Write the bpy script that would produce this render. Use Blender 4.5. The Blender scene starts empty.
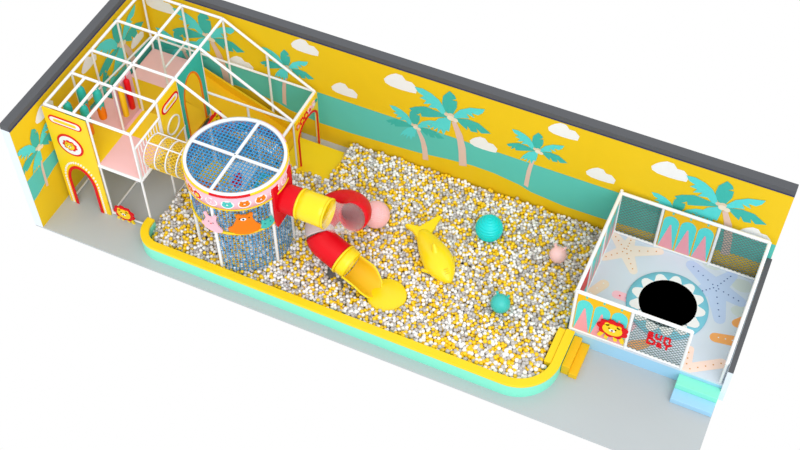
import bpy, math, random
from mathutils import Vector, Matrix
from mathutils.noise import noise
random.seed(7)
C = bpy.context.scene.collection
SC = bpy.context.scene
PI = math.pi

# ------------------------------------------------------------------ camera
cam = bpy.data.cameras.new('camera'); co = bpy.data.objects.new('camera', cam); C.objects.link(co)
cam.sensor_width = 36.0
cam.lens = 1260.86 / 800 * 36.0
co.location = (13.85364, -16.74503, 21.14066)
co.rotation_mode = 'XYZ'
co.matrix_world = Matrix.Translation(co.location) @ Matrix.Rotation(0.4282036, 4, 'Z') @ Matrix.Rotation(0.6696134, 4, 'X')
cam.clip_end = 200
SC.camera = co
# ------------------------------------------------------------------ world, sun, exposure
w = bpy.data.worlds.new('world'); SC.world = w; w.use_nodes = True
w.node_tree.nodes['Background'].inputs[0].default_value = (1, 1, 1, 1)
w.node_tree.nodes['Background'].inputs[1].default_value = 1.0
sd = bpy.data.lights.new('sun', 'SUN'); sd.energy = 1.35; sd.angle = 0.9; sd.color = (1, 1, 1)
so = bpy.data.objects.new('sun', sd); C.objects.link(so)
so.rotation_euler = Vector((0.68, -0.85, 1.0)).to_track_quat('Z', 'Y').to_euler()
vs = SC.view_settings
vs.view_transform = 'Standard'; vs.look = 'None'; vs.gamma = 1; vs.use_curve_mapping = False
vs.exposure = 0.0

# ------------------------------------------------------------------ materials
def lin(c):
    return tuple(((v/255)/12.92 if v/255 <= .04045 else ((v/255+.055)/1.055)**2.4) for v in c)
MT = {}
def mat(name, rgb, rough=.5, spec=.3, noise_amt=0.0, scale=3.0):
    m = bpy.data.materials.new(name); m.use_nodes = True
    nt = m.node_tree; b = nt.nodes['Principled BSDF']
    c = lin(rgb)
    b.inputs['Roughness'].default_value = rough
    b.inputs['Specular IOR Level'].default_value = spec
    n = nt.nodes.new('ShaderNodeTexNoise'); n.inputs['Scale'].default_value = scale
    tc = nt.nodes.new('ShaderNodeTexCoord'); nt.links.new(tc.outputs['Object'], n.inputs['Vector'])
    r = nt.nodes.new('ShaderNodeValToRGB')
    k = noise_amt
    r.color_ramp.elements[0].color = tuple(v*(1-k) for v in c)+(1,)
    r.color_ramp.elements[1].color = tuple(min(1, v*(1+k)) for v in c)+(1,)
    nt.links.new(n.outputs['Fac'], r.inputs['Fac']); nt.links.new(r.outputs['Color'], b.inputs['Base Color'])
    m.diffuse_color = c+(1,)
    MT[name] = m
    return m
mat('white', (238, 240, 242), .35, .4)
mat('yellow_wall', (236, 198, 24), .6, .2, .02)
mat('yellow', (250, 212, 18), .4, .4, .02)
mat('yellow_deep', (238, 188, 18), .5, .3, .02)
mat('yellow_plastic', (252, 220, 18), .25, .5)
mat('red', (220, 6, 26), .45, .2)
mat('pink', (246, 196, 196), .5, .3, .02)
mat('pink_pad', (226, 178, 196), .5, .3)
mat('pink_print', (236, 160, 172), .5, .3)
mat('band_pink', (246, 190, 205), .45, .3)
mat('teal', (40, 178, 164), .5, .3)
mat('sea', (92, 198, 186), .6, .2, .02)
mat('leaf_light', (88, 216, 214), .6, .2)
mat('leaf_dark', (62, 184, 172), .6, .2)
mat('trunk', (226, 196, 182), .6, .2)
mat('coconut_dark', (222, 206, 178), .6, .2)
mat('coconut', (236, 226, 204), .6, .2)
mat('cloud', (238, 240, 240), .6, .2)
mat('cap_grey', (88, 90, 94), .6, .2, .03)
mat('cap_line', (60, 62, 92), .6, .2)
mat('floor_grey', (182, 189, 192), .35, .4, .02, 1.0)
mat('mint', (136, 236, 208), .4, .3)
mat('mint_dark', (110, 220, 188), .4, .3)
mat('sky_blue', (160, 210, 240), .4, .3)
mat('end_white', (222, 232, 242), .5, .3)
mat('orange', (236, 124, 12), .5, .15)
mat('orange_pale', (244, 172, 100), .5, .2)
mat('net_blue', (50, 150, 208), .5, .3)
mat('net_grey', (112, 132, 132), .6, .2)
mat('net_yellow', (238, 200, 50), .5, .3)
mat('ball_white', (248, 248, 248), .35, .5)
mat('ball_grey', (196, 192, 190), .35, .5)
mat('ball_yellow', (250, 208, 18), .35, .5)
mat('aqua', (0, 214, 214), .35, .4)
mat('aqua_soft', (60, 192, 184), .35, .4)
mat('pale_pink', (252, 206, 206), .4, .4)
mat('sphere_pink', (248, 190, 192), .4, .4)
mat('mat_blue', (210, 222, 234), .4, .3, .03, 1.5)
mat('star_cream', (240, 228, 214), .45, .2)
mat('star_blue', (188, 208, 238), .45, .2)
mat('blob_green', (206, 218, 216), .45, .2)
mat('star_peach', (252, 224, 210), .45, .2)
mat('blob_beige', (234, 218, 194), .45, .2)
mat('blob_pink', (250, 196, 208), .45, .2)
mat('dot_navy', (50, 84, 150), .5, .2)
mat('dot_orange', (214, 152, 74), .5, .2)
mat('dot_red', (220, 60, 90), .5, .2)
mat('ring_blue', (120, 196, 216), .4, .3)
mat('black', (0, 0, 0), .95, 0)
mat('grey_band', (130, 134, 134), .5, .3)
mat('cloud_pink', (232, 210, 212), .5, .3)
# clear plastic
def clear(name, rgb, t, rough=.1, edge=.7):
    m = bpy.data.materials.new(name); m.use_nodes = True; nt = m.node_tree
    b = nt.nodes['Principled BSDF']; b.inputs['Base Color'].default_value = lin(rgb)+(1,); b.inputs['Roughness'].default_value = rough
    tr = nt.nodes.new('ShaderNodeBsdfTransparent'); mx = nt.nodes.new('ShaderNodeMixShader')
    lw = nt.nodes.new('ShaderNodeLayerWeight'); lw.inputs['Blend'].default_value = .35
    mp = nt.nodes.new('ShaderNodeMapRange'); mp.inputs['To Min'].default_value = 1-t; mp.inputs['To Max'].default_value = edge
    nt.links.new(lw.outputs['Facing'], mp.inputs['Value']); nt.links.new(mp.outputs[0], mx.inputs[0])
    nt.links.new(tr.outputs[0], mx.inputs[1]); nt.links.new(b.outputs[0], mx.inputs[2])
    nt.links.new(mx.outputs[0], nt.nodes['Material Output'].inputs['Surface']); MT[name] = m
clear('clear_plastic', (236, 236, 238), .97, .1, .30)
clear('frosted_plastic', (228, 214, 216), .3, .2)

# ------------------------------------------------------------------ helpers
class MB:
    def __init__(s): s.v = []; s.f = []; s.m = []; s.mats = []; s.sm = []
    def mi(s, m):
        if m not in s.mats: s.mats.append(m)
        return s.mats.index(m)
    def add(s, vs_, fs, m, smooth=False):
        o = len(s.v); s.v += [tuple(v) for v in vs_]; k = s.mi(m)
        for f in fs: s.f.append(tuple(i+o for i in f)); s.m.append(k); s.sm.append(smooth)
        return s
    def box(s, a, b, m):
        x0, y0, z0 = a; x1, y1, z1 = b
        s.add([(x0,y0,z0),(x1,y0,z0),(x1,y1,z0),(x0,y1,z0),(x0,y0,z1),(x1,y0,z1),(x1,y1,z1),(x0,y1,z1)],
              [(3,2,1,0),(4,5,6,7),(0,1,5,4),(1,2,6,5),(2,3,7,6),(3,0,4,7)], m); return s
    def bar(s, p, q, r, m, n=8, cap=True, r2=None):
        p = Vector(p); q = Vector(q); d = (q-p).normalized(); r2 = r if r2 is None else r2
        u = d.cross(Vector((0,0,1)) if abs(d.z) < .9 else Vector((1,0,0))).normalized(); v = d.cross(u)
        vs_ = []
        for c, rr in ((p, r), (q, r2)):
            for i in range(n):
                a = 2*PI*(i+.5)/n; vs_.append(c+(u*math.cos(a)+v*math.sin(a))*rr)
        fs = [((i+1)%n, i, n+i, n+(i+1)%n) for i in range(n)]
        s.add(vs_, fs, m, n > 4)
        if cap: s.add(vs_, [tuple(range(n)), tuple(range(2*n-1, n-1, -1))], m)
        return s
    def strip(s, p, q, wdt, th, nrm, m):        # flat strap
        p = Vector(p); q = Vector(q); nrm = Vector(nrm).normalized(); d = (q-p).normalized(); u = d.cross(nrm).normalized()*wdt/2; t = nrm*th/2
        vs_ = [c+a*u+b*t for c in (p, q) for a, b in ((-1,-1),(1,-1),(1,1),(-1,1))]
        s.add(vs_, [(0,1,5,4),(1,2,6,5),(2,3,7,6),(3,0,4,7),(3,2,1,0),(4,5,6,7)], m); return s
    def prism(s, pts, fn, th, m, m_side=None):     # pts 2-D, fn(u, v, depth) -> xyz
        n = len(pts)
        a = [fn(u, v, 0) for u, v in pts]; b = [fn(u, v, th) for u, v in pts]
        s.add(a+b, [tuple(range(n-1, -1, -1)), tuple(range(n, 2*n))], m)
        s.add(a+b, [(i, (i+1)%n, n+(i+1)%n, n+i) for i in range(n)], m_side or m); return s
    def lathe(s, prof, m, n=32, c=(0,0,0), closed=False, rot=None):
        vs_ = []; k = len(prof)
        for i in range(n):
            a = 2*PI*i/n
            for r, z in prof:
                v = Vector((r*math.cos(a), r*math.sin(a), z))
                if rot: v = rot @ v
                vs_.append(v+Vector(c))
        fs = []
        for i in range(n):
            j = (i+1) % n
            for t in range(k if closed else k-1):
                t2 = (t+1) % k
                fs.append((i*k+t, j*k+t, j*k+t2, i*k+t2))
        s.add(vs_, fs, m, True); return s
    def tube(s, pts, r, m, n=24, th=.02):         # hollow thick-walled tube along points
        pts = [Vector(p) for p in pts]; fr = []
        up = Vector((0,0,1))
        for i, p in enumerate(pts):
            d = (pts[min(i+1, len(pts)-1)]-pts[max(i-1, 0)]).normalized()
            u = d.cross(up).normalized(); v = u.cross(d); fr.append((p, u, v))
        vs_ = []; K = len(pts)
        for rr in (r, r-th):
            for p, u, v in fr:
                for i in range(n):
                    a = 2*PI*i/n; vs_.append(p+(u*math.cos(a)+v*math.sin(a))*rr)
        fs = []
        for k in range(K-1):
            for i in range(n):
                j = (i+1) % n
                fs.append((k*n+i, k*n+j, (k+1)*n+j, (k+1)*n+i))
                o = K*n; fs.append((o+k*n+j, o+k*n+i, o+(k+1)*n+i, o+(k+1)*n+j))
        for i in range(n):
            j = (i+1) % n; o = K*n
            fs.append((j, i, o+i, o+j)); e = (K-1)*n; fs.append((e+i, e+j, o+e+j, o+e+i))
        s.add(vs_, fs, m, True); return s
    def build(s, name, parent=None, label=None, bevel=0):
        me = bpy.data.meshes.new(name); me.from_pydata(s.v, [], s.f)
        for m in s.mats: me.materials.append(MT[m])
        me.polygons.foreach_set('material_index', s.m); me.polygons.foreach_set('use_smooth', s.sm); me.update()
        o = bpy.data.objects.new(name, me); C.objects.link(o)
        if parent is not None:
            o.parent = parent; o.matrix_parent_inverse = Matrix.Translation(-Vector(PW(parent)))
        if label: o['label'] = label
        if bevel:
            b = o.modifiers.new('bevel', 'BEVEL'); b.width = bevel; b.segments = 3; b.limit_method = 'ANGLE'
        return o
def PW(o):
    v = Vector(o.location)
    while o.parent is not None: break
    return v
def tag(o, label, cat, group=None, kind=None):
    o['label'] = label; o['category'] = cat
    if group: o['group'] = group
    if kind: o['kind'] = kind
    return o
def thing(name, loc, label, cat, group=None):
    o = bpy.data.objects.new(name, None); C.objects.link(o); o.location = loc; o.empty_display_size = .1
    return tag(o, label, cat, group)
def struct(o): o['kind'] = 'structure'; return o
def ell(cx, cy, rx, ry, n=20, a0=0): return [(cx+rx*math.cos(2*PI*i/n+a0), cy+ry*math.sin(2*PI*i/n+a0)) for i in range(n)]
def capsule(p, q, r0, r1=None, n=7):
    r1 = r0 if r1 is None else r1
    a = math.atan2(q[1]-p[1], q[0]-p[0]); out = []
    for i in range(n): t = a-PI/2+PI*i/(n-1); out.append((q[0]+r1*math.cos(t), q[1]+r1*math.sin(t)))
    for i in range(n): t = a+PI/2+PI*i/(n-1); out.append((p[0]+r0*math.cos(t), p[1]+r0*math.sin(t)))
    return out
XZ = lambda y: (lambda u, v, d: (u, y-d, v))       # plane facing the camera side (-y)
YZ = lambda x: (lambda u, v, d: (x+d, u, v))       # plane facing +x
XY = lambda z: (lambda u, v, d: (u, v, z+d))

# ------------------------------------------------------------------ structure
L, D, H = 14.32, 4.74, 3.0
mb = MB().box((-.2, -D, -.04), (14.25, .2, 0), 'floor_grey'); fl = struct(mb.build('floor'))
wl = struct(MB().box((-.2, -D, 0), (0, .2, H), 'yellow_wall').box((-.2, -D-.004, 0), (0, -D, H), 'end_white').build('wall_left'))
wb = struct(MB().box((0, 0, 0), (L, .2, H), 'yellow_wall').build('wall_back'))
wr = struct(MB().box((14.25, -2.87, 0), (14.35, 0, 1.0), 'end_white').box((14.25, -2.875, 0), (14.35, -2.87, 1.0), 'end_white').build('wall_right'))
cp = MB().box((0, -.004, H), (L, .2, H+.13), 'cap_grey').box((0, -.012, H-.02), (L, 0, H+.012), 'cap_line').build('trim_1'); struct(cp)
cp = MB().box((-.2, -D-.006, H), (.0, .2, H+.13), 'cap_grey').box((0, -D, H-.02), (.012, -.012, H+.012), 'cap_line').build('trim_2'); struct(cp)
cp = MB().box((14.25, -2.88, 1.0), (14.35, 0, 1.06), 'cap_grey').build('trim_3'); struct(cp)

LEAF = dict(
A=[(-.114,.062),(-.193,.25),(-.291,.391),(-.461,.501),(-.657,.563),(-.836,.538),(-.756,.412),(-.626,.358),(-.72,.266),(-.568,.251),(-.634,.126),(-.449,.206),(-.525,.069),(-.34,.12),(-.225,.013),(0,0)],
B=[(-.075,.057),(-.191,.199),(-.218,.35),(-.201,.539),(-.064,.741),(.049,.659),(.09,.569),(-.012,.503),(.109,.512),(.111,.33),(.035,.105),(0,0)],
C=[(0,0),(.037,.076),(.184,.303),(.397,.454),(.72,.55),(.673,.413),(.58,.314),(.437,.318),(.508,.201),(.324,.253),(.401,.139),(.248,.087),(.128,.026)],
D=[(0,0),(.095,.012),(.359,.098),(.608,.082),(.884,-.102),(.678,-.188),(.567,-.086),(.596,-.202),(.452,-.229),(.368,-.1),(.362,-.231),(.247,-.147),(.154,-.067)],
E=[(0,0),(-.113,.01),(-.338,.039),(-.593,.062),(-.819,-.043),(-.955,-.154),(-.875,-.21),(-.783,-.163),(-.816,-.298),(-.692,-.183),(-.667,-.278),(-.503,-.221),(-.306,-.134),(-.138,-.061)],
F=[(0,0),(-.083,-.036),(-.277,-.159),(-.425,-.377),(-.512,-.608),(-.378,-.456),(-.398,-.573),(-.286,-.445),(-.315,-.659),(-.218,-.461),(-.156,-.626),(-.104,-.441),(-.035,-.456),(-.009,-.23)])
TRUNK = [(.01,-.1),(.095,-.298),(.159,-.499),(.203,-.751),(.227,-1.056),(.407,-1.02),(.356,-.603),(.265,-.321),(.169,-.166),(.098,-.05)]
CLOUD = [(-.341,.003),(-.272,.104),(-.198,.178),(-.084,.254),(.045,.25),(.124,.146),(.253,.15),(.367,.031),(.34,-.112),(.199,-.136),(0,-.146),(-.2,-.135),(-.313,-.087)]
def clipx(pts, lo, hi): return [(min(hi, max(lo, u)), v) for u, v in pts]
def mural(parent, fn, lo, hi, palms, clouds, beach, name):
    mb = MB()
    def flat(pts, m, d):
        pts = [(min(hi, max(lo, u)), min(2.97, v)) for u, v in pts]
        mb.add([fn(u, v, d) for u, v in pts], [tuple(range(len(pts)))], m)
    # sea band between horizon and beach line
    top = 1.5
    for i in range(len(beach)-1):
        (a, za), (b, zb) = beach[i], beach[i+1]
        if b <= lo or a >= hi: continue
        flat([(a, za), (b, zb), (b, top), (a, top)], 'sea', .002)
    for i, (u, z, s) in enumerate(clouds): flat([(u+a*s*.93, z+b*s*.93) for a, b in CLOUD], 'cloud', .003)
    for i, (u, z, s, fl_, small, bz) in enumerate(palms):
        f = -1 if fl_ else 1; d = .004 if small else .008
        ks = (z-bz)/1.04; fu = {0:1,1:-.75,2:-.5}[fl_]; flat([(u+a*s*fu, z+b*ks) for a, b in TRUNK], 'trunk', d)
        for k, key in enumerate('EDBFAC'):
            flat([(u+a*s, z+b*s) for a, b in LEAF[key]], 'leaf_dark' if key in 'EDB' else 'leaf_light', d+.0005*(k+1))
        for k, (a, b, r) in enumerate(((-.10,.04,.062),(.085,-.05,.07),(-.005,.055,.07),(-.01,-.03,.085))):
            flat([(u+a*s+r*s*math.cos(t), z+b*s+r*s*.85*math.sin(t)) for t in [2*PI*q/14 for q in range(14)]], 'coconut' if k % 2 else 'coconut_dark', d+.0036+.0003*k)
    o = mb.build(name, parent); return o
per = 5.755
bl = [(2.64,.82),(3.24,.72),(3.5,.62),(4.25,.53),(5.0,.54),(5.61,.58),(6.2,.62),(6.69,.66),(7.3,.76),(7.9,.83),(8.395,.84)]
beach = []
for k in (-1, 0, 1, 2): beach += [(x+k*per, z) for x, z in bl[:-1]]
beach = [b for b in beach if -1 < b[0] < 15.2]
beach = [(max(0, b[0]), b[1]) if b[0] < 0 else b for b in beach if b[0] > -.6]
beach = [(min(L, x), z) for x, z in beach]
palms, clouds = [], []
for k in (-1, 0, 1):
    o = k*per
    for (u, z, s, f, sm, bz) in ((6.56,1.40,.74,0,1,.5),(7.35,2.05,1,0,0,.72),(9.28,1.9,.72,1,0,.75)):
        if -.2 < u+o < L: palms.append((u+o+.03, z+.05, s, f, sm, bz))
    for (u, z, s) in ((6.21,2.57,1.15),(9.76,2.71,1.0),(10.65,1.81,.95),(8.11,1.57,.95)):
        if .3 < u+o < L-.2: clouds.append((u+o, z, s))
mural(wb, lambda u, v, d: (u, -d, v), 0.013, L-.002, palms, clouds, beach, 'mural')
lb = [(-4.74,.87),(-4.5,.92),(-4.2,1.02),(-3.9,1.1),(-3.6,1.12),(-3.2,1.0),(-2.6,.8),(-2.0,.7),(-1.0,.6),(-.02,.7)]
mural(wl, lambda u, v, d: (d, u, v), -D+.002, -.013, [(-1.7,1.40,.7,0,1,.6),(-.98,2.12,1,0,0,.8),(-4.14,1.95,.78,2,0,.86)],
      [(-3.72,2.58,.95),(-2.12,2.5,.85),(-.45,1.75,.8)], lb, 'mural')

# ------------------------------------------------------------------ ball pool rim
def rimpath(off):                # centre line of the rim, offset outward by off; from the frame post round to the raised deck
    pts = []
    pts.append((2.19-off, -3.82))
    for cx, cy, a0, a1 in ((2.64, -3.96, 180, 270), (10.40, -3.62, 270, 360)):
        r = .45 if cx < 5 else .79
        rr = r+off
        n = 14
        for i in range(n+1):
            a = math.radians(a0+(a1-a0)*i/n)
            pts.append((cx+rr*math.cos(a), cy+rr*math.sin(a)))
    pts.append((11.19+off, -2.81))
    return pts
def ribbon(mb, off0, off1, z0, z1, m):
    a, b = rimpath(off0), rimpath(off1); n = len(a)
    vs_ = [(x, y, z0) for x, y in a]+[(x, y, z0) for x, y in b]+[(x, y, z1) for x, y in a]+[(x, y, z1) for x, y in b]
    fs = []
    for i in range(n-1):
        fs += [(2*n+i, 3*n+i, 3*n+i+1, 2*n+i+1), (i, 2*n+i, 2*n+i+1, i+1), (n+i, n+i+1, 3*n+i+1, 3*n+i), (i, i+1, n+i+1, n+i)]
    fs += [(0, n, 3*n, 2*n), (n-1, 3*n-1, 4*n-1, 2*n-1)]
    mb.add(vs_, fs, m)
rim = thing('ball_pool_rim', (6.5, -4.4, 0), 'long padded rim with mint side and yellow top curving around the ball pit', 'pool rim')
m1 = MB(); ribbon(m1, -.085, .085, 0, .34, 'mint'); m1.build('side_panel', rim)
m1 = MB(); ribbon(m1, -.09, .09, .34, .41, 'yellow'); m1.build('top_cushion', rim, bevel=.012)

# ------------------------------------------------------------------ right play deck
X0, X1, Y0, Y1, ZD = 11.15, 14.249, -2.80, -.08, .4
deck = thing('play_deck', ((X0+X1)/2, (Y0+Y1)/2, 0), 'raised pale blue play deck with starfish pattern beside the ball pit', 'play platform')
MB().box((X0, Y0, 0), (X1, Y1, ZD-.04), 'sky_blue').build('deck_base', deck)
pm = MB().box((X0, Y0, ZD-.04), (X1, Y1, ZD), 'mat_blue')
def patch(pts, m, d):
    pts = [(min(X1-.01, max(X0+.01, x)), min(Y1-.01, max(Y0+.01, y))) for x, y in pts]
    pm.add([(x, y, ZD+d) for x, y in pts], [tuple(range(len(pts)))], m)
def dots(p, q, n, m, r=.016):
    for i in range(n):
        t = (i+.6)/n; c = (p[0]+(q[0]-p[0])*t, p[1]+(q[1]-p[1])*t); patch(ell(c[0], c[1], r, r, 8), m, .004)
def star(c, tips, m, dm, r=.13, nd=3):
    for k, t in enumerate(tips): patch(capsule(c, t, r*1.35, r*.75), m, .001+.0002*k)
    for t in tips: dots(c, t, nd, dm)
star((11.56,-.49), [(11.22,-.2),(11.2,-.84),(11.86,-.92),(12.2,-.22),(11.57,-.16)], 'star_cream', 'dot_orange', .12, 4)
star((13.50,-.62), [(12.9,-.28),(13.72,-.2),(14.05,-.77),(13.78,-1.34),(13.2,-.9)], 'star_blue', 'dot_navy', .16, 5)
patch(ell(13.98,-.36,.22,.16,16), 'blob_green', .0004); patch(ell(13.28,-.12,.2,.1,16), 'blob_green', .0004); patch(ell(14.12,-1.0,.2,.14,16), 'blob_green', .0004)
patch(capsule((11.22,-1.82),(11.42,-1.48),.12,.11), 'blob_beige', .001); dots((11.2,-1.9),(11.44,-1.4),3,'cloud')
patch(capsule((11.74,-1.62),(12.05,-1.62),.1), 'blob_pink', .001); dots((11.72,-1.62),(12.0,-1.63),2,'dot_red',.02)
patch(capsule((13.82,-1.80),(14.4,-1.72),.11,.13), 'orange_pale', .001); dots((13.8,-1.79),(14.2,-1.72),3,'cloud')
patch(capsule((14.12,-1.3),(14.3,-1.1),.1), 'orange_pale', .0012)
patch(capsule((13.52,-2.74),(14.1,-2.33),.13,.11), 'star_peach', .001); patch(capsule((13.5,-2.72),(13.46,-2.26),.1,.07), 'star_peach', .0013)
dots((13.5,-2.76),(14.14,-2.3),5,'dot_orange'); dots((13.5,-2.7),(13.44,-2.3),3,'dot_orange')
patch(capsule((12.42,-2.66),(12.62,-2.5),.13,.1), 'orange_pale', .001)
patch(capsule((11.5,-2.5),(11.9,-2.3),.1), 'star_cream', .001); patch(capsule((12.2,-2.3),(12.25,-2.15),.1), 'blob_pink', .001)
pm.build('patterned_mat', deck)

ts = thing('trampoline', (12.72,-1.44,ZD), 'round black trampoline bed in a blue ring printed with white teeth', 'trampoline')
cx, cy = 12.74, -1.46
mb = MB(); mb.lathe([(.54,0),(.82,0),(.82,.02),(.81,.03),(.56,.03),(.54,.02)], 'ring_blue', 64, (cx,cy,ZD), closed=True)
for i in range(13):
    a = 2*PI*(i+.3)/13
    pts = []
    for (r, t) in ((.55,-.15),(.63,-.115),(.72,-.075),(.755,-.03),(.755,.03),(.72,.075),(.63,.115),(.55,.15)):
        pts.append((cx+r*math.cos(a)-t*math.sin(a)*1.05, cy+r*math.sin(a)+t*math.cos(a)*1.05))
    mb.add([(x, y, ZD+.032) for x, y in pts], [tuple(range(8))], 'cloud')
mb.build('padded_ring', ts, 'blue ring with white teeth')
MB().add([(cx+.58*math.cos(2*PI*i/48), cy+.03+.575*math.sin(2*PI*i/48), ZD+.035) for i in range(48)], [tuple(range(48))], 'black').build('jumping_bed', ts, 'flat black bed')

# fence of the deck
def net_panel(mb, P, ux, h, m, pitch=.062, wd=.015, nrm=(0,1,0)):   # diagonal mesh on a vertical rectangle
    P = Vector(P); U = Vector(ux); wid = U.length; u = U/wid
    def seg(a, b, c, d): mb.strip(P+u*a+Vector((0,0,b)), P+u*c+Vector((0,0,d)), wd, .006, nrm, m)
    s = pitch*math.sqrt(2); k = -h
    while k < wid:                       # rising lines from (k,0) to (k+h,h)
        a = max(0, k); b = min(wid, k+h)
        if b > a: seg(a, a-k, b, b-k); seg(a, h-(a-k), b, h-(b-k))
        k += s
def arch_print(mb, fn, u0, u1, z0, z1, face=.002):   # yellow board printed with three aqua arches holding pink triangles
    n = 3; wv = (u1-u0)/n; h = z1-z0
    mb.prism([(u0,z0),(u1,z0),(u1,z1),(u0,z1)], fn, .02, 'yellow_deep')
    def fb(pts, m, d):
        for sgn in (1, -1):
            dd = .02+d if sgn > 0 else -d
            mb.add([fn(u, v, dd) for u, v in pts], [tuple(range(len(pts)))], m)
    for i in range(n):
        c = u0+wv*(i+.5); r = wv*.455
        top = z0+h*.70
        pts = [(c-r, z0+.02), (c+r, z0+.02)]+[(c+r*math.cos(PI*t/14), top+min(h*.25, r*1.3)*math.sin(PI*t/14)) for t in range(15)]
        fb(pts, 'leaf_light', face)
        fb([(c-.02, z1-.08), (c+.02, z1-.08), (c+.02, z1-.01), (c-.02, z1-.01)], 'sea', face)
        fb([(c-r*.95, z0+.02), (c+r*.95, z0+.02), (c+.08*r, z0+h*.66), (c-.08*r, z0+h*.66)], 'pink_print', face*2)
def face_board(mb, fn, c, z, s, dep=.03, d0=0, legs=True):   # lion face: scalloped red mane, yellow face
    f = lambda u, v, d: fn(u, v, d+d0)
    mane = []
    for i in range(80):
        a = 2*PI*i/80; r = s*(.86+.20*abs(math.sin(a*4.5)))
        mane.append((c+r*math.cos(a), z+r*.86*math.sin(a)))
    mb.prism(mane, f, dep, 'red')
    if legs:
        for k in (-.62,-.25,.25,.62): mb.prism(capsule((c+k*s, z-.7*s), (c+k*1.25*s, z-1.08*s), .13*s), f, dep*.9, 'yellow')
    g = lambda u, v, d: f(u, v, d+dep)
    mb.prism(ell(c, z-.02*s, .66*s, .58*s, 24), g, .012, 'yellow')
    mb.prism(ell(c-.4*s, z+.44*s, .16*s, .16*s, 12), g, .012, 'yellow'); mb.prism(ell(c+.4*s, z+.44*s, .16*s, .16*s, 12), g, .012, 'yellow')
    g2 = lambda u, v, d: f(u, v, d+dep+.012)
    mb.prism(ell(c, z-.06*s, .2*s, .13*s, 16), g2, .006, 'cloud')
    g3 = lambda u, v, d: f(u, v, d+dep+.018)
    for q in (-1, 1): mb.prism(ell(c+q*.22*s, z+.12*s, .05*s, .06*s, 10), g2, .008, 'black')
    mb.prism(ell(c, z-.02*s, .07*s, .05*s, 10), g3, .004, 'black'); mb.prism(ell(c, z-.13*s, .06*s, .035*s, 10), g3, .004, 'red')
fence = thing('deck_fence', (X0, Y0, ZD), 'white pipe fence with net and printed panels around the raised deck', 'fence')
ZT = 1.66; yf = Y0+.03; yb = Y1-.04; xl = X0+.01; xr = X1-.06
for x in (xl, 12.28, 13.41): MB().bar((x, yf, ZD), (x, yf, ZT), .035, 'white').build('post', fence)
for x in (xl, 12.05, 13.2, xr): MB().bar((x, yb, ZD), (x, yb, ZT+(.08 if x == xl else 0)), .032, 'white').build('post', fence)
MB().bar((xr, Y0+.05, ZD), (xr, Y0+.05, 1.06), .03, 'white').build('post', fence)
for y in (-1.0, -1.9): MB().bar((xl, y, ZD), (xl, y, ZT), .03, 'white').build('post', fence)
MB().bar((xl, yf, ZT), (13.41, yf, ZT), .04, 'white').build('top_rail', fence)
MB().bar((xl, yb, ZT), (xr, yb, ZT), .04, 'white').build('top_rail', fence)
MB().bar((xl, yf, ZT), (xl, yb+.03, ZT), .04, 'white').build('top_rail', fence)
MB().bar((xr, yb, ZT), (xr, Y0+.05, 1.06), .04, 'white').build('top_rail', fence)
MB().bar((xl, yf, ZD+.03), (13.41, yf, ZD+.03), .03, 'white').build('bottom_rail', fence)
MB().bar((xl, yb, ZD+.03), (xr, yb, ZD+.03), .03, 'white').build('bottom_rail', fence)
MB().bar((xl, yf, ZD+.03), (xl, yb, ZD+.03), .03, 'white').build('bottom_rail', fence)
MB().bar((xr, yf, ZD+.03), (xr, yb, ZD+.03), .03, 'white').build('bottom_rail', fence)
for a, b in ((xl, 12.05), (13.2, xr)):
    mb = MB(); net_panel(mb, (a, yb, ZD+.05), (b-a, 0, 0), ZT-ZD-.08, 'net_grey', wd=.010); mb.build('net_panel', fence, 'dark mesh net')
mb = MB(); net_panel(mb, (12.28, yf, ZD+.05), (1.13, 0, 0), ZT-ZD-.08, 'net_grey', wd=.010); npn = mb.build('net_panel', fence, 'mesh net')
mb = MB(); arch_print(mb, XZ(yb+.01), 12.09, 13.16, ZD+.05, ZT-.04); mb.build('printed_panel', fence, 'yellow board with three aqua arches and pink triangles')
mb = MB(); arch_print(mb, XZ(yf+.01), xl+.04, 12.24, ZD+.05, ZT-.04); pp = mb.build('printed_panel', fence, 'yellow board with three aqua arches and pink triangles')
for (a, b) in ((-.97,-.15), (-1.87,-1.03)):
    mb = MB(); arch_print(mb, YZ(xl-.01), a, b, ZD+.05, ZT-.04); mb.build('printed_panel', fence, 'board with aqua arches and pink triangles')
mb = MB(); mb.prism([(-2.74,ZD+.06),(-1.93,ZD+.06),(-1.93,ZT-.04),(-2.74,ZT-.04)], YZ(xl-.012), .024, 'leaf_light')
mb.prism([(-2.66,ZD+.5),(-2.0,ZD+.5),(-2.0,ZT-.1),(-2.66,ZT-.1)], YZ(xl+.012), .01, 'red'); mb.build('printed_panel', fence, 'aqua board with a red block')
mb = MB(); face_board(mb, XZ(yf-.03), 11.98, .93, .30); o = mb.build('lion_face', pp, 'lion face with scalloped red mane')
def text_mesh(body, size, ext, name, m, parent, loc, rot, off=.0):
    cu = bpy.data.curves.new(name, 'FONT'); cu.body = body; cu.size = size; cu.extrude = ext; cu.offset = off; cu.align_x = 'CENTER'; cu.space_character = 1.05
    t = bpy.data.objects.new(name, cu); C.objects.link(t)
    dg = bpy.context.evaluated_depsgraph_get(); me = bpy.data.meshes.new_from_object(t.evaluated_get(dg))
    bpy.data.objects.remove(t)
    M_ = Matrix.Translation(loc) @ rot; me.transform(M_); me.materials.clear(); me.materials.append(MT[m])
    o = bpy.data.objects.new(name, me); C.objects.link(o); o.parent = parent; o.matrix_parent_inverse = Matrix.Translation(-Vector(parent.location)); return o
RX = Matrix.Rotation(PI/2, 4, 'X')
text_mesh('sun', .33, .012, 'red_lettering', 'red', npn, (12.87, yf-.03, 1.1), RX, .006)
text_mesh('DaY', .27, .012, 'red_lettering', 'red', npn, (12.88, yf-.03, .87), RX, .006)

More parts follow.
